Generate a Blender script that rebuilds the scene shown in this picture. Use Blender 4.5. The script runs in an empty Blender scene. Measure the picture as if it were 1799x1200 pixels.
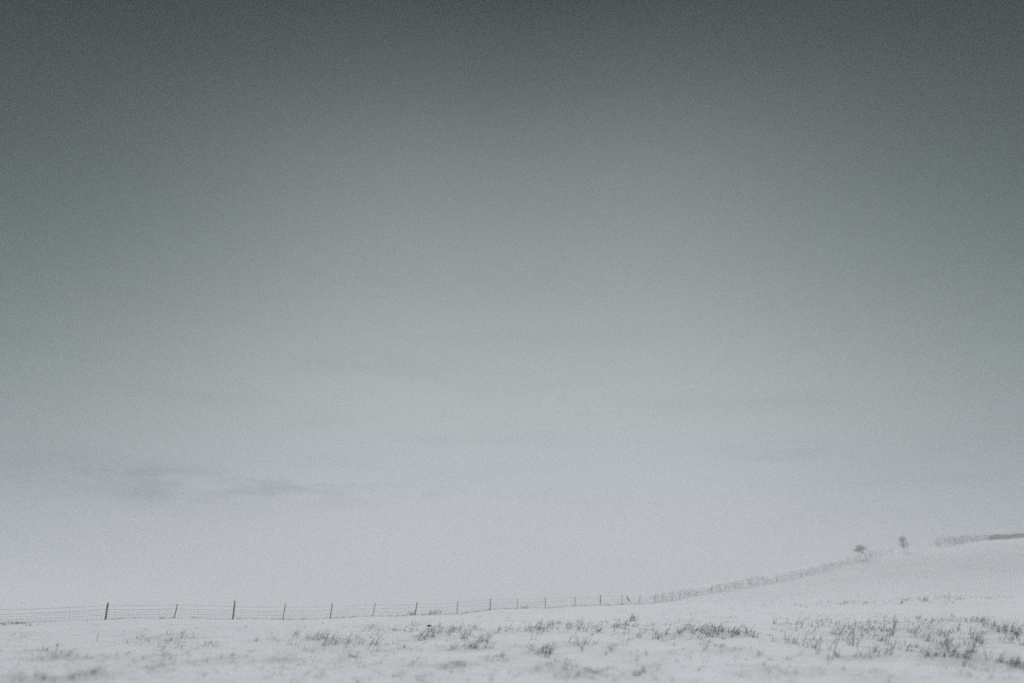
import bpy, math, random
import numpy as np
from mathutils import Vector, Matrix, noise as mnoise

random.seed(7)
rng = np.random.default_rng(7)
S = bpy.context.scene
COL = S.collection
R = math.radians

# ------------------------------------------------------------------ camera
LENS, PITCH, HC = 28.0, R(18.27), 1.6
cam_d = bpy.data.cameras.new('camera')
cam_d.lens, cam_d.sensor_width = LENS, 36.0
cam_d.clip_start, cam_d.clip_end = 0.1, 6000
cam_d.dof.use_dof = True
cam_d.dof.focus_distance = 48
cam_d.dof.aperture_fstop = 0.17
cam = bpy.data.objects.new('camera', cam_d)
COL.objects.link(cam)
cam.location = (0, 0, HC)
cam.rotation_euler = (R(90) + PITCH, 0, 0)
S.camera = cam

# ------------------------------------------------------------------ world
def lin(r, g, b):
    f = lambda c: (c/255/12.92) if c/255 <= .04045 else ((c/255+.055)/1.055)**2.4
    return (f(r), f(g), f(b), 1.0)
EXPO = .86

SUN_EL, SUN_AZ = R(44), R(10)          # veiled sun ahead of the camera
world = bpy.data.worlds.new('World')
S.world = world
world.use_nodes = True
W = world.node_tree
W.nodes.clear()
def N(t, kind, **kw):
    n = t.nodes.new(kind)
    for k, v in kw.items():
        setattr(n, k, v)
    return n
def mth(t, op, a, b=None, c=None, clamp=False):
    n = N(t, 'ShaderNodeMath', operation=op, use_clamp=clamp)
    for i, v in enumerate((a, b, c)):
        if v is None: continue
        if isinstance(v, (int, float)): n.inputs[i].default_value = v
        else: t.links.new(v, n.inputs[i])
    return n.outputs[0]
def mixc(t, fac, a, b, blend='MIX'):
    n = N(t, 'ShaderNodeMix', data_type='RGBA', blend_type=blend)
    for i, v in ((0, fac), (6, a), (7, b)):
        if isinstance(v, (int, float, tuple)): n.inputs[i].default_value = v
        else: t.links.new(v, n.inputs[i])
    return n.outputs[2]

tc = N(W, 'ShaderNodeTexCoord')
sep = N(W, 'ShaderNodeSeparateXYZ')
W.links.new(tc.outputs['Generated'], sep.inputs[0])
dx, dy, dz = sep.outputs
DEG = 180/math.pi
elev = mth(W, 'MULTIPLY', mth(W, 'ARCSINE', dz), DEG)
az = mth(W, 'MULTIPLY', mth(W, 'ARCTAN2', dx, dy), DEG)
ramp = N(W, 'ShaderNodeValToRGB')
W.links.new(mth(W, 'DIVIDE', elev, 90, clamp=True), ramp.inputs[0])
stops = [(0, (187, 190, 200)), (2, (188, 191, 200)), (4, (188, 190.5, 199)), (6.5, (184, 188, 193.5)), (10, (177.0, 184.0, 187.0)), (14.2, (169.6, 177.7, 178.3)), (18.3, (157.7, 165.5, 166.4)), (22.4, (143.7, 152.7, 152.4)), (26.5, (129.9, 139.0, 137.5)), (30.4, (114.7, 123.9, 121.1)), (36, (82, 92, 88)), (41.5, (45, 56, 50)), (60, (35, 44, 39))]
sky = lambda c: tuple(v*2**-EXPO for v in lin(*c)[:3]) + (1,)
cr = ramp.color_ramp
cr.interpolation = 'LINEAR'
while len(cr.elements) > 1: cr.elements.remove(cr.elements[-1])
cr.elements[0].position = 0; cr.elements[0].color = sky(stops[0][1])
for e, c in stops[1:]:
    el = cr.elements.new(e/90); el.color = sky(c)
# lens vignette put into the sky colour: darker, greener to either side, then even
daz = mth(W, 'ABSOLUTE', mth(W, 'SUBTRACT', az, 1))
sm = N(W, 'ShaderNodeMapRange', interpolation_type='SMOOTHSTEP')
W.links.new(daz, sm.inputs[0])
for i, v in ((1, 6.0), (2, 50.0), (3, 0.0), (4, 1.0)): sm.inputs[i].default_value = v
side = sm.outputs[0]
gam = N(W, 'ShaderNodeGamma')
W.links.new(mixc(W, side, (1, 1, 1, 1), (.36, .42, .405, 1)), gam.inputs[0])
gmap = N(W, 'ShaderNodeMapRange'); W.links.new(elev, gmap.inputs[0])
for i, v in ((1, 2.0), (2, 40.0), (3, .6), (4, 2.4)): gmap.inputs[i].default_value = v
W.links.new(gmap.outputs[0], gam.inputs[1])
sky_c = mixc(W, 1.0, ramp.outputs[0], gam.outputs[0], 'MULTIPLY')
# long low bars of cloud near the horizon
cmb = N(W, 'ShaderNodeCombineXYZ')
W.links.new(mth(W, 'MULTIPLY', az, .055), cmb.inputs[0])
W.links.new(mth(W, 'MULTIPLY', elev, .42), cmb.inputs[1])
cn = N(W, 'ShaderNodeTexNoise', noise_dimensions='3D')
cn.inputs['Scale'].default_value = 1.0; cn.inputs['Detail'].default_value = 4; cn.inputs['Roughness'].default_value = .5
W.links.new(cmb.outputs[0], cn.inputs['Vector'])
def gauss(x, mu, s):
    d = mth(W, 'DIVIDE', mth(W, 'SUBTRACT', x, mu), s)
    return mth(W, 'EXPONENT', mth(W, 'MULTIPLY', mth(W, 'MULTIPLY', d, d), -.5))
nz = cn.outputs['Fac']
wob = mth(W, 'MULTIPLY', mth(W, 'SUBTRACT', nz, .5), .8)
ew = mth(W, 'ADD', elev, wob)
bar1 = mth(W, 'MULTIPLY', gauss(ew, 7.5, .4), gauss(az, -16, 9.5))
bar2 = mth(W, 'MULTIPLY', gauss(ew, 6.8, .3), gauss(az, -22, 5))
bar3 = mth(W, 'MULTIPLY', gauss(ew, 8.2, .4), gauss(az, -25, 4))
bar4 = mth(W, 'MULTIPLY', mth(W, 'MULTIPLY', gauss(ew, 9.4, .35), gauss(az, 19, 4)), .5)
cmb2 = N(W, 'ShaderNodeCombineXYZ')
W.links.new(mth(W, 'MULTIPLY', az, .26), cmb2.inputs[0])
W.links.new(mth(W, 'MULTIPLY', elev, 1.1), cmb2.inputs[1])
cn2 = N(W, 'ShaderNodeTexNoise'); cn2.inputs['Scale'].default_value = 1.0; cn2.inputs['Detail'].default_value = 5; cn2.inputs['Roughness'].default_value = .6
W.links.new(cmb2.outputs[0], cn2.inputs['Vector'])
brk = N(W, 'ShaderNodeMapRange', interpolation_type='SMOOTHSTEP')
W.links.new(cn2.outputs['Fac'], brk.inputs[0])
for i, v in ((1, .38), (2, .62), (3, .12), (4, 1.0)): brk.inputs[i].default_value = v
bars = mth(W, 'MULTIPLY', mth(W, 'ADD', mth(W, 'ADD', bar1, bar2), mth(W, 'ADD', bar3, bar4)), brk.outputs[0])
lows = mth(W, 'MULTIPLY', gauss(elev, 10, 6), mth(W, 'SUBTRACT', nz, .5))
mott = mth(W, 'MULTIPLY', mth(W, 'SUBTRACT', cn2.outputs['Fac'], .5), .10)
dark = mth(W, 'ADD', mth(W, 'ADD', mth(W, 'MULTIPLY', bars, .36), mth(W, 'MULTIPLY', lows, .75)), mott, clamp=True)
sky_c = mixc(W, dark, sky_c, mixc(W, 1.0, sky_c, (.42, .45, .46, 1), 'MULTIPLY'))
nish = N(W, 'ShaderNodeTexSky', sky_type='NISHITA')
nish.sun_disc = False; nish.dust_density = 0; nish.sun_elevation = SUN_EL; nish.sun_rotation = SUN_AZ
bg1 = N(W, 'ShaderNodeBackground'); bg1.inputs[1].default_value = .05
W.links.new(nish.outputs[0], bg1.inputs[0])
bg2 = N(W, 'ShaderNodeBackground'); bg2.inputs[1].default_value = 1.0
W.links.new(sky_c, bg2.inputs[0])
mx = N(W, 'ShaderNodeMixShader'); mx.inputs[0].default_value = .985     # cloud deck covers almost all of the clear sky
W.links.new(bg1.outputs[0], mx.inputs[1]); W.links.new(bg2.outputs[0], mx.inputs[2])
wo = N(W, 'ShaderNodeOutputWorld')
W.links.new(mx.outputs[0], wo.inputs[0])

sun_d = bpy.data.lights.new('sun', 'SUN')
sun_d.energy = 1.5; sun_d.angle = R(40); sun_d.color = (.96, .975, 1.0)
sun = bpy.data.objects.new('sun', sun_d)
COL.objects.link(sun)
sv = Vector((math.sin(SUN_AZ)*math.cos(SUN_EL), math.cos(SUN_AZ)*math.cos(SUN_EL), math.sin(SUN_EL)))
sun.rotation_euler = sv.to_track_quat('Z', 'Y').to_euler()
sun.location = (0, 40, 60)

S.view_settings.view_transform = 'Standard'
S.view_settings.look = 'None'
S.view_settings.exposure = EXPO
S.view_settings.gamma = 1
S.render.engine = 'CYCLES'
S.cycles.use_denoising = False
S.cycles.volume_bounces = 2
S.cycles.max_bounces = 6
S.cycles.sample_clamp_indirect = 2
S.cycles.sample_clamp_direct = 3

# ------------------------------------------------------------------ helpers
F = LENS/36*1799
def ray(px, py):
    u, v = px-899.5, 600-py
    return Vector((u, F*math.cos(PITCH)-v*math.sin(PITCH), F*math.sin(PITCH)+v*math.cos(PITCH)))
def at(px, py, Y):
    d = ray(px, py)
    return Vector((0, 0, HC)) + d*(Y/d.y)

def tag(o, label=None, cat=None, group=None, kind=None):
    if label: o['label'] = label
    if cat: o['category'] = cat
    if group: o['group'] = group
    if kind: o['kind'] = kind
    return o
def mesh_obj(name, verts, faces, mat, parent=None, smooth=False):
    m = bpy.data.meshes.new(name)
    m.from_pydata([tuple(v) for v in verts], [], faces)
    if smooth:
        m.polygons.foreach_set('use_smooth', [True]*len(m.polygons))
    m.materials.append(mat)
    o = bpy.data.objects.new(name, m)
    COL.objects.link(o)
    if parent: o.parent = parent
    return o
def empty(name, loc):
    o = bpy.data.objects.new(name, None)
    COL.objects.link(o); o.location = loc; o.empty_display_size = .2
    return o
def tube(V, Fc, pts, rad, seg=5, cap=True):
    """append a tube along pts with radius per point"""
    if isinstance(rad, (int, float)): rad = [rad]*len(pts)
    pts = [Vector(p) for p in pts]
    b = len(V); n = len(pts)
    for i, p in enumerate(pts):
        d = (pts[min(i+1, n-1)]-pts[max(i-1, 0)]).normalized()
        a = d.cross(Vector((0, 0, 1)) if abs(d.z) < .9 else Vector((1, 0, 0))).normalized()
        c = d.cross(a)
        for k in range(seg):
            t = 2*math.pi*k/seg
            V.append(p + (a*math.cos(t)+c*math.sin(t))*rad[i])
    for i in range(n-1):
        for k in range(seg):
            k2 = (k+1) % seg
            Fc.append((b+i*seg+k, b+i*seg+k2, b+(i+1)*seg+k2, b+(i+1)*seg+k))
    if cap:
        Fc.append(tuple(b+k for k in range(seg))[::-1])
        Fc.append(tuple(b+(n-1)*seg+k for k in range(seg)))

def material(name):
    m = bpy.data.materials.new(name); m.use_nodes = True
    t = m.node_tree; p = t.nodes['Principled BSDF']
    p.inputs['Roughness'].default_value = .85
    p.inputs['Specular IOR Level'].default_value = .2
    return m, t, p
def noise_tex(t, scale, detail=4, rough=.55, vec=None, coord='Object'):
    n = N(t, 'ShaderNodeTexNoise')
    n.inputs['Scale'].default_value = scale; n.inputs['Detail'].default_value = detail; n.inputs['Roughness'].default_value = rough
    if vec is None:
        c = N(t, 'ShaderNodeTexCoord'); vec = c.outputs[coord]
    t.links.new(vec, n.inputs['Vector'])
    return n.outputs['Fac']
def rng_map(t, x, a, b, c=0.0, d=1.0):
    n = N(t, 'ShaderNodeMapRange', interpolation_type='SMOOTHSTEP')
    t.links.new(x, n.inputs[0])
    for i, v in ((1, a), (2, b), (3, c), (4, d)): n.inputs[i].default_value = v
    return n.outputs[0]

# snow with thin patches through which the turf greys the surface
M_SNOW, t, p = material('snow')
snow = mixc(t, noise_tex(t, .35, 3), (.86, .87, .895, 1), (.77, .785, .81, 1))
thin = mth(t, 'MULTIPLY', rng_map(t, noise_tex(t, .16, 4, .6), .42, .66), rng_map(t, noise_tex(t, 1.7, 5, .65), .46, .74))
ta = N(t, 'ShaderNodeAttribute', attribute_name='thin_snow')
fine = rng_map(t, noise_tex(t, 5.5, 4, .7), .38, .66)
tuftthin = mth(t, 'MULTIPLY', ta.outputs['Fac'], mth(t, 'ADD', .25, mth(t, 'MULTIPLY', fine, .75)))
snow = mixc(t, mth(t, 'ADD', mth(t, 'MULTIPLY', thin, .55), mth(t, 'MULTIPLY', tuftthin, .7), clamp=True), snow, (.33, .345, .29, 1))
t.links.new(snow, p.inputs['Base Color'])
bp = N(t, 'ShaderNodeBump'); bp.inputs['Strength'].default_value = .8; bp.inputs['Distance'].default_value = .10
t.links.new(noise_tex(t, 3.0, 6, .6), bp.inputs['Height'])
t.links.new(bp.outputs[0], p.inputs['Normal'])

def plain(name, a, b, scale, rough=.9):
    m, t, p = material(name)
    t.links.new(mixc(t, rng_map(t, noise_tex(t, scale, 3), .35, .65), a, b), p.inputs['Base Color'])
    p.inputs['Roughness'].default_value = rough
    return m
M_GRASS = plain('dead_grass', (.27, .245, .175, 1), (.11, .115, .085, 1), 7)
M_GRASS_T = plain('tuft_grass', (.19, .165, .115, 1), (.06, .06, .048, 1), 9)
M_RUSSET = plain('russet_grass', (.16, .085, .05, 1), (.09, .055, .035, 1), 3.0)
M_TWIG = plain('twig', (.075, .062, .05, 1), (.045, .04, .036, 1), 1.5)
M_HEDGE = plain('hedge_twig', (.14, .13, .115, 1), (.09, .088, .08, 1), .8)
M_BARK = plain('bark', (.09, .075, .06, 1), (.05, .043, .036, 1), 6)
M_WIRE = plain('weathered_wire', (.13, .135, .14, 1), (.22, .23, .24, 1), 4, .6)
M_CAP = plain('snow_cap', (.86, .865, .89, 1), (.8, .81, .85, 1), 5)
M_WOOD, t, p = material('wet_post_wood')
wood = mixc(t, noise_tex(t, 9, 4), (.02, .018, .016, 1), (.06, .05, .042, 1))
wood = mixc(t, rng_map(t, noise_tex(t, 7, 3, .6), .60, .68), wood, (.75, .76, .79, 1))      # snow blown onto the grain
t.links.new(wood, p.inputs['Base Color'])
M_WOOD2 = plain('dark_wood', (.025, .022, .02, 1), (.012, .011, .010, 1), 8)

# ------------------------------------------------------------------ terrain
# post feet: (px, py of foot, distance, height, thick, lean)
POSTS = [(185,1089,62.0,1.19,.085,0.15), (306,1087,65.3,1.05,.045,0.23), (409,1088,68.7,1.42,.085,0.12), (497,1088,72.1,1.30,.045,0.16),
         (580,1087,75.4,1.27,.055,0.15), (655,1083,78.8,1.20,.04,0.19), (729,1081,82.1,1.20,.065,0.18), (803,1078,85.4,1.25,.045,0.07),
         (861,1071,88.8,1.08,.06,0.06), (909,1070,92.1,1.05,.035,0.02), (958,1069,95.5,1.22,.05,0), (1010,1065,98.8,1.05,.045,0.02),
         (1055,1064,102.5,1.25,.075,-0.02), (1092,1063,107.0,1.1,.04,0.12), (1123,1062,112.0,1.15,.05,0.12), (1149,1061,117.0,1.35,.055,0.14)]
RIDGE = [(1200,1051,123), (1250,1042,130), (1300,1034,138), (1350,1026,147), (1400,1016,157), (1450,1002,168), (1500,987,180), (1540,978,190),
         (1600,969,205), (1650,961,218), (1700,953,232), (1738,949,243), (1799,945,260), (1900,930,285)]
RIDGE = [(a, b, 117+(d-117)*.3) for a, b, d in RIDGE]
CP = [tuple(at(a[0], a[1], a[2])) for a in POSTS] + [tuple(at(*a)) for a in RIDGE]
for a in RIDGE[2::2]:                                   # beyond the ridge the land falls away a little
    q = at(a[0], a[1]+14, a[2]*1.5); CP.append((q.x, q.y, q.z))
    q = at(a[0], a[1]+30, a[2]*2.4); CP.append((q.x, q.y, q.z))
for X in (-60, -30, -12, 0, 12, 30, 60):                # the field in front
    for Y, z in ((-40, 0), (5, 0.0), (20, .02), (30, .12 + .002*max(X, 0)), (44, .33 + .006*max(X, 0))):
        CP.append((X, Y, z))
CP += [tuple(at(1640, 1056, 88)), tuple(at(1790, 1050, 92)), tuple(at(1450, 1062, 92)), tuple(at(1300, 1060, 104)), tuple(at(1799, 1005, 122)), tuple(at(1600, 1020, 118)),
       tuple(at(-100, 1097, 60)), tuple(at(-500, 1100, 55))]
for X, Y, z in ((-60, 110, 1.0), (-20, 150, 1.0), (-120, 200, .9), (0, 250, 1.0), (-200, 400, .8), (60, 420, 2), (-500, 700, .5), (0, 800, .8), (0, 1600, 0), (-1600, 1600, 0),
                (1600, 1600, 4), (-1600, 0, 0), (1600, 0, 5), (0, -800, 0), (-1600, -800, 0), (1600, -800, 2), (220, 60, 6), (300, 160, 11), (450, 400, 9), (800, 800, 8)):
    CP.append((X, Y, z))
CP = np.array(CP)
def tps_phi(r2):
    return np.where(r2 > 1e-9, .5*r2*np.log(np.maximum(r2, 1e-9)), 0)
P2 = CP[:, :2]/100
n = len(P2)
K = tps_phi(((P2[:, None]-P2[None])**2).sum(-1)) + np.eye(n)*2e-4
Q = np.c_[np.ones(n), P2]
A = np.block([[K, Q], [Q.T, np.zeros((3, 3))]])
WT = np.linalg.solve(A, np.r_[CP[:, 2], 0, 0, 0])
def height_arr(x, y):
    x = np.asarray(x, float); y = np.asarray(y, float)
    p = np.stack([x.ravel(), y.ravel()], 1)/100
    out = np.empty(len(p))
    for i in range(0, len(p), 20000):
        q = p[i:i+20000]
        out[i:i+20000] = tps_phi(((q[:, None]-P2[None])**2).sum(-1)) @ WT[:n] + WT[n] + q @ WT[n+1:]
    out = out.reshape(x.shape)
    out = np.where(out > 13, 13 + 3*np.tanh((out-13)/3), out); out = np.maximum(out, -3)
    # wind-drifted micro relief
    out = out + .035*np.sin(x*.9+np.sin(y*.31)*1.7)*np.sin(y*.55+np.sin(x*.23)*2.1) + .05*np.sin(x*.17+1.3+np.sin(y*.09))*np.sin(y*.21+.4)
    out = out + .018*np.sin(x*2.7+np.sin(y*1.9+x*.4)*1.4)*np.sin(y*2.3+np.sin(x*1.1)*1.9)
    return out
def H(x, y):
    return float(height_arr(np.array([x]), np.array([y]))[0])

def hit(px, py):
    """where the line of sight through (px, py) meets the snow"""
    d = ray(px, py); d = d/d.y
    ys = np.r_[np.arange(10, 130, .25), np.arange(130, 500, 1.0)]
    z = HC + d.z*ys
    h = height_arr(d.x*ys, ys)
    k = np.nonzero(z <= h)[0]
    y = ys[k[0]] if len(k) else 300
    return d.x*y, y
# (px, py, half-width px, half-height px, tufts, blades, blade height, russet share)
ZONES = [
 (595,1128,70,8,30,14,.30), (560,1123,30,5,9,18,.32), (585,1133,16,3,5,20,.22), (655,1106,16,3,6,14,.22), (690,1107,30,4,12,14,.24), (765,1108,48,6,26,16,.28),
 (735,1122,22,6,12,22,.3), (790,1112,8,10,6,14,.4), (805,1120,30,10,16,16,.32), (835,1123,18,5,8,20,.3), (828,1140,24,4,12,24,.26),
 (890,1108,30,5,16,16,.24), (950,1104,40,7,28,18,.27), (1000,1105,45,7,34,20,.27), (1060,1105,40,8,28,20,.27), (1085,1096,24,6,14,18,.26),
 (1120,1112,40,9,18,14,.24), (1165,1118,30,6,12,14,.22), (1215,1108,40,6,22,20,.25), (1250,1112,40,6,36,26,.26), (1300,1113,35,5,26,24,.26), (1240,1120,50,6,12,14,.2),
 (1160,1095,40,8,8,10,.2), (1300,1085,90,12,16,8,.16), (1200,1085,60,10,8,8,.16),
 (1400,1100,45,8,22,14,.25), (1440,1092,40,8,18,13,.25), (1410,1125,45,12,20,16,.28), (1480,1110,60,14,38,15,.28), (1540,1100,50,12,34,15,.28),
 (1560,1125,60,14,34,16,.3), (1450,1150,25,8,7,16,.32), (1500,1155,30,4,8,16,.22), (1535,1150,20,5,6,18,.24),
 (1600,1115,40,14,32,17,.3), (1650,1092,45,6,42,16,.26), (1655,1115,44,16,50,18,.26), (1660,1130,40,8,24,18,.22), (1650,1148,40,6,20,20,.2), (1680,1155,24,8,12,18,.22), (1625,1155,15,8,7,14,.3),
 (1720,1093,22,6,18,22,.26), (1740,1103,25,8,22,18,.28), (1718,1128,12,7,9,24,.32), (1768,1110,28,10,34,20,.3), (1780,1125,22,8,16,16,.28), (1690,1165,40,8,14,14,.26), (1770,1168,20,6,11,22,.24), (1790,1178,14,4,7,20,.2),
 (1660,1053,60,3,44,16,.34), (1560,1059,80,2.5,40,13,.26), (1735,1050,50,4,16,9,.24), (1420,1062,60,3,16,9,.2), (1495,1058,60,3,12,8,.18),
 (280,1127,60,7,16,10,.22), (240,1125,14,4,5,14,.2), (320,1122,16,5,7,12,.25), (370,1134,10,3,4,16,.16), (130,1150,40,8,10,7,.14), (240,1155,120,14,20,7,.13), (300,1150,50,6,8,8,.13),
 (470,1128,20,5,4,10,.18), (520,1140,50,6,9,8,.12), (640,1142,50,8,9,9,.13), (620,1156,10,2,3,14,.1),
 (90,1194,90,8,12,12,.15), (35,1192,6,4,3,16,.12), (160,1190,30,8,6,12,.16),
 (785,1172,16,3,4,14,.1), (805,1168,8,3,2,14,.1), (870,1158,20,4,5,12,.16), (940,1140,30,10,10,14,.26), (950,1150,16,8,8,22,.24), (985,1165,20,6,5,12,.18), (1010,1132,20,8,6,10,.34), (1025,1138,14,8,5,9,.36),
 (1080,1140,16,4,6,14,.18), (1040,1180,20,6,5,14,.16), (995,1190,12,4,4,16,.14), (1120,1184,10,4,4,18,.14), (970,1178,22,3,4,12,.12), (1130,1165,60,12,8,9,.14), (1160,1140,50,10,8,8,.14), (1320,1150,60,14,10,8,.14), (1240,1138,20,6,6,12,.16), (1265,1139,10,3,4,16,.15), (1330,1180,80,14,8,8,.12),
 (700,1175,100,18,12,7,.11), (450,1170,120,18,12,7,.11), (60,1150,60,20,8,6,.11), (1500,1185,140,12,10,7,.11), (900,1090,120,6,8,8,.14), (330,1105,200,8,8,6,.1), (700,1095,120,5,8,7,.12),
]
# tufts that stand out from the rest
TUFTS = [
 (448,1127,60,.14,.20,'small dark tuft alone in open snow below the third leaning post',M_GRASS_T),
 (657,1135,70,.14,.42,'dark tuft with one long blade fanning right, left of the middle',M_GRASS_T),
 (722,1080,220,.34,.36,'round grass clump at the foot of the mottled middle post',M_GRASS_T),
 (764,1078,330,.55,.42,'low bushy clump at the fence just right of the middle post',M_GRASS),
 (921,1069,220,.40,.34,'pale clump under the fence wires beside a thin far post',M_GRASS),
 (1112,1091,170,.26,.42,'upright dark tuft nearest below the hanging broken stake',M_GRASS_T),
 (957,1150,110,.16,.30,'bent dark tuft arching over in the bottom centre foreground',M_GRASS_T),
 (1152,1124,120,.16,.26,'small black tuft just left of the longest dark grass band',M_GRASS_T),
 (1325,1121,120,.16,.24,'dark tuft ending the long grass band at its right tip',M_GRASS_T),
 (1389,1131,130,.2,.34,'russet tuft with a dark foot alone right of the grass band',M_RUSSET),
 (1469,1117,70,.14,.28,'small russet tuft with upright blades among the grey right grass',M_RUSSET),
 (1548,1128,90,.12,.28,'reddish tuft with a black foot left of the thick right grass',M_RUSSET),
 (1650,1157,240,.32,.25,'broad dark clump at the bottom of the thick right grass',M_GRASS_T),
 (1680,1163,130,.30,.31,'tall dark clump lowest in the thick right grass',M_GRASS_T),
 (1716,1093,180,.28,.30,'brown tuft at the top edge of the right grass',M_GRASS_T),
 (1717,1132,170,.20,.40,'dark tuft with a tall right blade standing clear at right',M_GRASS_T),
 (1770,1112,260,.36,.34,'wide dark tuft nearest the right edge of the picture',M_GRASS_T),
 (1768,1170,150,.22,.28,'lone tuft in the bottom right corner of the field',M_GRASS_T),
]

PLACED = []                                              # (x, y, blades, blade height, size factor)
for zx, zy, rx, ry, nt, nb, hg in ZONES:
    for _ in range(int(nt*(.62 if zx > 1580 else .8)+.5)):
        px = zx + rx*max(-1.4, min(1.4, random.gauss(0, .72))); py = zy + ry*max(-1.5, min(1.5, random.gauss(0, .8)))
        x, y = hit(px, py)
        PLACED.append((x, y, nb, hg, random.uniform(.45, 1.3)))
def warp(lo, hi, cells, k, c):
    s = np.linspace(np.arcsinh((lo-c)/k), np.arcsinh((hi-c)/k), cells)
    return c + k*np.sinh(s)
gx = warp(-1700, 1700, 820, 14, 0)
gy = warp(-900, 1700, 760, 14, 26)
GX, GY = np.meshgrid(gx, gy)
GZ = height_arr(GX, GY)
# snow banks up round each tuft and lies thinner over the turf there
THIN = np.zeros_like(GZ)
for x, y, nb, hg, k in PLACED + [(*hit(a[0], a[1]), 30, a[4], 1.2) for a in TUFTS]:
    i0, i1 = np.searchsorted(gx, (x-2.5, x+2.5)); j0, j1 = np.searchsorted(gy, (y-3, y+3))
    qx = GX[j0:j1, i0:i1]-x; qy = GY[j0:j1, i0:i1]-y
    GZ[j0:j1, i0:i1] += .022*k*np.exp(-(qx+.18)**2/.10-(qy-.1)**2/.3)
    THIN[j0:j1, i0:i1] += .24*k*np.exp(-qx**2/.30-qy**2/.9)
verts = np.stack([GX.ravel(), GY.ravel(), GZ.ravel()], 1)
nx_, ny_ = len(gx), len(gy)
idx = np.arange(nx_*ny_).reshape(ny_, nx_)
faces = np.stack([idx[:-1, :-1], idx[:-1, 1:], idx[1:, 1:], idx[1:, :-1]], -1).reshape(-1, 4)
gm = bpy.data.meshes.new('snow_field')
gm.vertices.add(len(verts)); gm.vertices.foreach_set('co', verts.ravel())
gm.loops.add(faces.size); gm.loops.foreach_set('vertex_index', faces.ravel())
gm.polygons.add(len(faces)); gm.polygons.foreach_set('loop_start', np.arange(0, faces.size, 4))
gm.polygons.foreach_set('use_smooth', np.ones(len(faces), bool))
gm.update(calc_edges=True); gm.validate()
at_ = gm.attributes.new('thin_snow', 'FLOAT', 'POINT'); at_.data.foreach_set('value', np.minimum(THIN, 1).ravel().astype(np.float32))
gm.materials.append(M_SNOW)
ground = bpy.data.objects.new('ground', gm); COL.objects.link(ground)
tag(ground, 'wide snow covered field rising to a low hill on the right', 'ground', kind='structure')


# ------------------------------------------------------------------ wire fence
FENCE = empty('wire_fence', (at(*POSTS[0][:3]).x, 62.0, H(at(*POSTS[0][:3]).x, 62.0)))
tag(FENCE, 'post and wire stock fence running across the snowy field and up the hill', 'fence')
FO = FENCE.location
def post_mesh(h, r, seed):
    rnd = random.Random(seed)
    V, Fc = [], []
    pts, rad = [], []
    for i in range(7):
        s = i/6
        pts.append((rnd.uniform(-.008, .008), rnd.uniform(-.008, .008), -.25 + (h+.25)*s))
        rad.append(r*(1.05-.12*s)*rnd.uniform(.95, 1.05))
    tube(V, Fc, pts, rad, 9)
    V[-9:] = [v + Vector((0, 0, rnd.uniform(-.02, .02) + v.x*.25)) for v in V[-9:]]
    return V, Fc
line = []                                                # (foot, up vector, height)
feet = [(at(a[0], a[1], a[2]), a[3], a[4], a[5]) for a in POSTS]
# two posts outside the frame on the left, then the posts that climb the hill
v0 = (feet[0][0]-feet[1][0])
lefts = [(feet[0][0]+v0*2.05, 1.2, .06, .1), (feet[0][0]+v0*3.1, 1.2, .06, .1)]
ridge_pts = [feet[-1][0]] + [at(*a) for a in RIDGE[:9]]
seglen = [0]
for a, b in zip(ridge_pts, ridge_pts[1:]): seglen.append(seglen[-1] + (b.xy-a.xy).length)
ups = []
s = 6.0
while s < seglen[-1]:
    k = max(i for i in range(len(seglen)) if seglen[i] <= s); k = min(k, len(ridge_pts)-2)
    f = (s-seglen[k])/(seglen[k+1]-seglen[k])
    q = ridge_pts[k].lerp(ridge_pts[k+1], f)
    ups.append((q, random.uniform(1.05, 1.3), random.choice((.03, .035, .04)), random.uniform(-.08, .12)))
    s += 5.6*random.uniform(.94, 1.06)
allposts = lefts[::-1] + feet + ups
for i, (q, h, r, ln) in enumerate(allposts):
    z = H(q.x, q.y)
    r *= .86
    V, Fc = post_mesh(h, r, i)
    o = mesh_obj('post', V, Fc, M_WOOD, FENCE, True)
    # lean as the photo shows, less what perspective already gives
    rz = Matrix.Rotation(random.uniform(0, 6.28), 4, 'Z')
    persp = (-q.x/q.y)*math.tan(PITCH)*.95
    lean = ln - persp if q.x < 24 and q.x > -50 else ln
    o.matrix_local = Matrix.Translation(Vector((q.x, q.y, z))-FO) @ Matrix.Rotation(lean, 4, 'Y') @ Matrix.Rotation(random.uniform(-.03, .03), 4, 'X') @ rz
    up = (Matrix.Rotation(lean, 3, 'Y') @ Vector((0, 0, 1)))
    line.append((Vector((q.x, q.y, z)), up, h))
    if r > .043:
        V, Fc = [], []
        tube(V, Fc, [(0, 0, h-.012), (0, 0, h+.012), (.004, 0, h+.035), (.006, .003, h+.05)], [r*.92, r*1.0, r*.75, r*.3], 9)
        mesh_obj('snow_cap', V, Fc, M_CAP, o, True)
WIRES = [(.04, .008), (.20, .0045), (.36, .0075), (.54, .0045), (.72, .0085), (1.02, .0075)]
def wire_pt(i, hgt, s, sag):
    a, ua, ha = line[i]; b, ub, hb = line[i+1]
    p0 = a + ua*hgt; p1 = b + ub*hgt
    p = p0.lerp(p1, s); p.z -= sag*4*s*(1-s)
    return p
SAG = [random.uniform(.015, .05) for _ in line]; SAG[1] = .14
for wi, (hg, r) in enumerate(WIRES):
    V, Fc = [], []
    pts = []
    for i in range(len(line)-1):
        for k in range(6):
            q = wire_pt(i, hg, k/6, SAG[i])
            q.y -= .06
            q.z = max(q.z, H(q.x, q.y)+.01) if hg < .1 else q.z
            pts.append(q - FO)
    tube(V, Fc, pts, r, 4)
    mesh_obj('wire', V, Fc, M_WIRE, FENCE)
V, Fc = [], []
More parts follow.
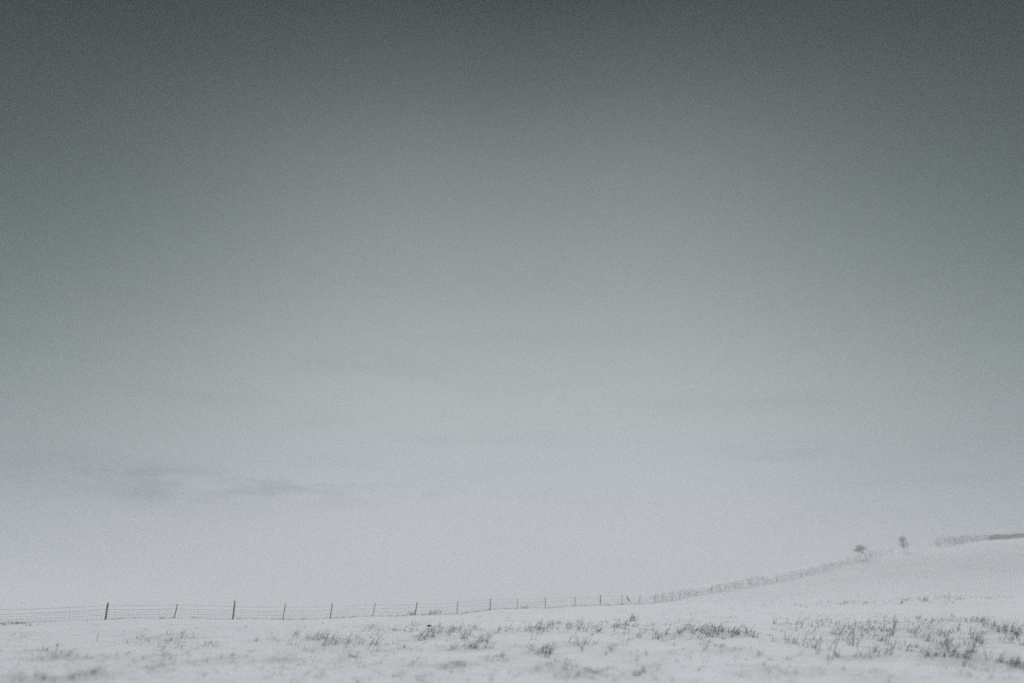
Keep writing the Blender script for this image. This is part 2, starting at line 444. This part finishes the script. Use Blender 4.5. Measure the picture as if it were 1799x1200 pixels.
for i in range(len(line)-1):
    L = (line[i+1][0]-line[i][0]).length
    m = int(L/.30)
    for k in range(1, m):
        lo = wire_pt(i, .02, k/m, SAG[i]); hi_ = wire_pt(i, .72, k/m, SAG[i])
        lo.y -= .06; hi_.y -= .06
        tube(V, Fc, [lo-FO, hi_-FO], .0032, 3, False)
tag(mesh_obj('netting_stays', V, Fc, M_WIRE, FENCE), kind='stuff')

# a broken stake hung up on the wires between two posts
c = at(1103, 1052, 108.5)
V, Fc = [], []
ax = Vector((.30, 0, -.62)).normalized()
tube(V, Fc, [-ax*.36, -ax*.33, -ax*.1, ax*.2, ax*.34, ax*.37], [.045, .08, .09, .08, .07, .02], 8)
o = mesh_obj('broken_stake', V, Fc, M_WOOD2, None, True); o.location = c + Vector((0, -.12, 0))
tag(o, 'short black broken stake hanging slanted on the far fence wires', 'stake')

# ------------------------------------------------------------------ grass
def blades(V, Fc, x, y, z, count, rad, hgt, wid=.008, lean=.25, spread=.5):
    for _ in range(count):
        a = random.uniform(0, 2*math.pi); rr = rad*math.sqrt(random.random())
        bx, by = x+rr*math.cos(a), y+rr*math.sin(a)*.8
        h = hgt*random.uniform(.3, 1.15)
        lx = lean*random.gauss(1, .6) + spread*math.cos(a)*random.random()*.7
        ly = spread*random.gauss(0, .5)
        w = wid*random.uniform(.6, 1.3)
        t = random.uniform(0, math.pi); wx, wy = math.cos(t)*w, math.sin(t)*w*.6
        b = len(V)
        dr = random.choice((0, 0, .35))                  # some tips bend over
        V += [(bx-wx, by-wy, z-.07), (bx+wx, by+wy, z-.07),
              (bx+lx*h*.4-wx*.8, by+ly*h*.4-wy*.8, z+h*.55), (bx+lx*h*.4+wx*.8, by+ly*h*.4+wy*.8, z+h*.55),
              (bx+lx*h*(1+dr*2), by+ly*h, z+h*(1-dr))]
        Fc += [(b, b+1, b+3, b+2), (b+2, b+3, b+4)]

V, Fc = [], []
for x, y, nb, hg, k in PLACED:
    z = H(x, y) + .015
    blades(V, Fc, x, y, z, max(3, int(nb*k*.34)), .10*random.uniform(.5, 1.9)*(y/35)**.5, hg*k*1.45, .009*max(1, y/50), .62)
    blades(V, Fc, x, y, z, max(2, int(nb*.3)), .22*(y/35)**.5, .06, .011*max(1, y/45), .5, .9)
# fine stubble half buried all over the grassy part
for _ in range(2600):
    if random.random() < .68:
        zx, zy, rx, ry = random.choice(ZONES)[:4]
        px, py = random.gauss(zx, rx*1.1), random.gauss(zy, ry*1.3)
    else:
        px, py = random.uniform(-60, 1860), 1092 + 108*random.random()**.8
    if py > 1205 or py < 1046: continue
    x, y = hit(px, py)
    if mnoise.noise(Vector((x*.22, y*.12, 3.3))) < -.05: continue
    blades(V, Fc, x, y, H(x, y), random.randint(2, 6), .14, random.uniform(.04, .12), .006*max(1, y/40), .45, .9)
# litter along the foot of the fence
for i in range(2, len(feet)+1):
    a, b = line[i][0], line[i+1][0] if i+1 < len(line) else line[i][0]
    for _ in range(26):
        q = a.lerp(b, random.random()); x = q.x; y = q.y + random.gauss(-.1, .25)
        blades(V, Fc, x, y, H(x, y), random.randint(3, 12), .22, random.uniform(.06, .2), .012, .3)
for _ in range(34):                                      # heather scrap at the left edge
    x, y = hit(random.gauss(22, 22), random.gauss(1096.5, 1.6)); blades(V, Fc, x, y, H(x, y), 10, .25, .14, .011, .5)
g = mesh_obj('grass', V, Fc, M_GRASS)
tag(g, 'sparse dead grass poking up through the snow', 'grass', kind='stuff')

for px, py, nb, rd, hg, lab, mat in TUFTS:
    x, y = hit(px, py)
    V, Fc = [], []
    z = H(x, y)
    blades(V, Fc, 0, 0, 0, int(nb*.10), rd*1.1, hg*1.35, .011*max(1, y/45), .55, .7)
    blades(V, Fc, 0, 0, 0, int(nb*.08), rd*1.2, hg*.3, .015*max(1, y/45), .4, .9)
    o = mesh_obj('grass_tuft', V, Fc, mat); o.location = (x, y, z)
    tag(o, lab, 'grass tuft', 'dark tufts standing out of the snow')

# a single straight reed or two
for px, py, h, lab in ((170,1127,.34,'single thin stem standing alone below the leftmost post'), (1463,1153,1.0,'single long straight stem leaning right over the right foreground'), (1687,1109,.34,'short straight upright stub inside the thick right grass')):
    x, y = hit(px, py)
    V, Fc = [], []
    k = .55 if h > .9 else (-.1 if h < .335 else .02)
    tube(V, Fc, [(0, 0, -.05), (k*h*.3, 0, h*.35), (k*h*.65, .01, h*.7), (k*h*1.05, .02, h*.98)], [.012, .011, .009, .005], 5)
    o = mesh_obj('stem', V, Fc, M_GRASS_T, None, True); o.location = (x, y, H(x, y))
    tag(o, lab, 'stem')

# a small dark stone showing through the snow
x, y = hit(754, 1101)
V, Fc, rs = [], [], random.Random(4)
for i, (zz, rr) in enumerate(((-.06, .10), (.0, .12), (.05, .10), (.09, .05))):
    for k in range(7):
        a = 2*math.pi*k/7 + i*.2; q = rr*rs.uniform(.8, 1.2)
        V.append((math.cos(a)*q*1.2, math.sin(a)*q, zz+rs.uniform(-.012, .012)))
for i in range(3):
    for k in range(7):
        Fc.append((i*7+k, i*7+(k+1) % 7, (i+1)*7+(k+1) % 7, (i+1)*7+k))
Fc.append(tuple(range(21, 28)))
o = mesh_obj('stone', V, Fc, M_WOOD2, None, True); o.location = (x, y, H(x, y)+.02)
tag(o, 'tiny black stone alone in the snow below the mottled middle post', 'stone')

# ------------------------------------------------------------------ hedges and trees on the hill
def hedge(a0, a1, count, hgt, wid, label, mat, dens=1.0, lump=.5):
    """a0, a1: index range along the ridge polyline"""
    pts = [ridge_all[i] for i in range(a0, a1+1)]
    base = pts[0]
    root = empty('hedge', (base.x, base.y, H(base.x, base.y)))
    tag(root, label, 'hedge', 'hedges along the hill')
    O = root.location
    V, Fc, V2, F2 = [], [], [], []
    L = [0]
    for p, q in zip(pts, pts[1:]): L.append(L[-1]+(q.xy-p.xy).length)
    for _ in range(count):
        s = random.random()*L[-1]
        lumpv = .5+.5*math.sin(s*.61+a0)*math.sin(s*.23+1.7*a0)
        if random.random() > dens*(1-lump+lump*lumpv)*1.1: continue
        k = min(max(i for i in range(len(L)) if L[i] <= s), len(pts)-2)
        q = pts[k].lerp(pts[k+1], (s-L[k])/(L[k+1]-L[k]))
        x, y = q.x+random.gauss(0, wid), q.y+random.gauss(0, wid)
        z0 = H(x, y)
        hh = hgt*(.55+.6*lumpv)
        z = z0 + hh*random.random()**.8
        ln = random.uniform(.15, .5)
        d = Vector((random.gauss(0, .7), random.gauss(0, .7), random.gauss(.6, .5))).normalized()*ln
        w = Vector((random.gauss(0, 1), random.gauss(0, 1), random.gauss(0, .5))).normalized()*random.uniform(.012, .03)
        p = Vector((x, y, z)) - O
        b = len(V); V += [p-w, p+w, p+d]; Fc.append((b, b+1, b+2))
        if random.random() < .03:
            g0 = Vector((x, y, z0-.1))-O
            tube(V2, F2, [g0, g0+Vector((random.gauss(0, .08), 0, hh*.5)), g0+Vector((random.gauss(.08, .12), random.gauss(0, .1), hh))], [.025, .018, .008], 4)
    tag(mesh_obj('twigs', V, Fc, mat, root), kind='stuff')
    tag(mesh_obj('stems', V2, F2, M_TWIG, root), kind='stuff')
ridge_all = [feet[-1][0]] + [at(*a) for a in RIDGE]
hedge(0, 4, 1500, 1.2, .5, 'low ragged scrub starting where the fence bends uphill', M_HEDGE, .9, .5)
hedge(4, 8, 800, 1.0, .4, 'faint thin hedge line climbing to the left small tree', M_HEDGE, .9, .4)
hedge(8, 10, 260, .6, .3, 'barely visible hedge between the two small hill trees and the crest', M_HEDGE, .7, .5)
hedge(10, 12, 2000, 1.5, .7, 'pale broad scrub patch right of the small hill trees', M_HEDGE, .8, .4)
hedge(12, 14, 9000, .85, .35, 'dark dense hedge on the crest at the right edge', M_TWIG, 1.0, .15)

def tree(px, py, Y, cw, ch, trunk, lean, label, seed):
    rnd = random.Random(seed)
    q = at(px, py, Y); z = H(q.x, q.y)
    root = empty('tree', (q.x, q.y, z)); tag(root, label, 'tree', 'small trees on the hill')
    V, Fc = [], []
    top = Vector((lean, 0, trunk))
    tube(V, Fc, [(0, 0, -.3), (lean*.25, .03, trunk*.4), tuple(top)], [.05, .035, .025], 8)
    C, Cf = [], []
    ctr = top + Vector((lean*.8, 0, ch*.5))
    lobes = []
    for i in range(13):
        a, rr, zz = rnd.uniform(0, 6.28), math.sqrt(rnd.random()), rnd.uniform(-1, 1)
        k = math.sqrt(max(.15, 1-zz*zz))
        tip = ctr + Vector((math.cos(a)*rr*cw*.36*k, math.sin(a)*rr*cw*.36*k, zz*ch*.34))
        mid = top.lerp(tip, .5) + Vector((0, 0, -.03*ch))
        tube(V, Fc, [tuple(top-Vector((0, 0, .1))), tuple(mid), tuple(tip)], [.016, .012, .006], 5)
        for _ in range(170):
            p = tip + Vector((rnd.gauss(0, .12)*cw, rnd.gauss(0, .12)*cw, rnd.gauss(0, .12)*ch))
            dd = Vector((rnd.gauss(lean*.3, .7), rnd.gauss(0, .7), rnd.gauss(.15, .6))).normalized()*rnd.uniform(.08, .24)
            w = Vector((rnd.gauss(0, 1), rnd.gauss(0, 1), rnd.gauss(0, 1))).normalized()*rnd.uniform(.010, .022)
            b = len(C); C += [p-w, p+w, p+dd]; Cf.append((b, b+1, b+2))
    mesh_obj('trunk', V, Fc, M_BARK, root, True)
    mesh_obj('crown', C, Cf, M_TWIG, root)
tree(1523, 981, 137.5, 2.5, 1.3, .85, -.5, 'squat windswept tree with crown pushed left on the foggy hill', 3)
tree(1588, 970, 142.5, 2.0, 1.95, .8, .1, 'round headed small tree standing right of the windswept tree', 5)

# ------------------------------------------------------------------ haze
hm = bpy.data.materials.new('winter_haze'); hm.use_nodes = True
t = hm.node_tree; t.nodes.clear()
pv = N(t, 'ShaderNodeVolumePrincipled')
pv.inputs['Color'].default_value = (.98, .988, 1.0, 1)
pv.inputs['Density'].default_value = .0036
pv.inputs['Anisotropy'].default_value = .0
out = N(t, 'ShaderNodeOutputMaterial')
t.links.new(pv.outputs[0], out.inputs['Volume'])
zb, zt = float(GZ.min())-1.0, float(GZ.max())+2.5
X, Y0, Y1 = 1720, -920, 1720
V = [(-X, Y0, zb), (X, Y0, zb), (X, Y1, zb), (-X, Y1, zb), (-X, Y0, zt), (X, Y0, zt), (X, Y1, zt), (-X, Y1, zt)]
hz = mesh_obj('haze', V, [(3, 2, 1, 0), (4, 5, 6, 7), (0, 1, 5, 4), (1, 2, 6, 5), (2, 3, 7, 6), (3, 0, 4, 7)], hm)
tag(hz, 'pale winter haze hanging over the whole field', 'haze', kind='stuff')
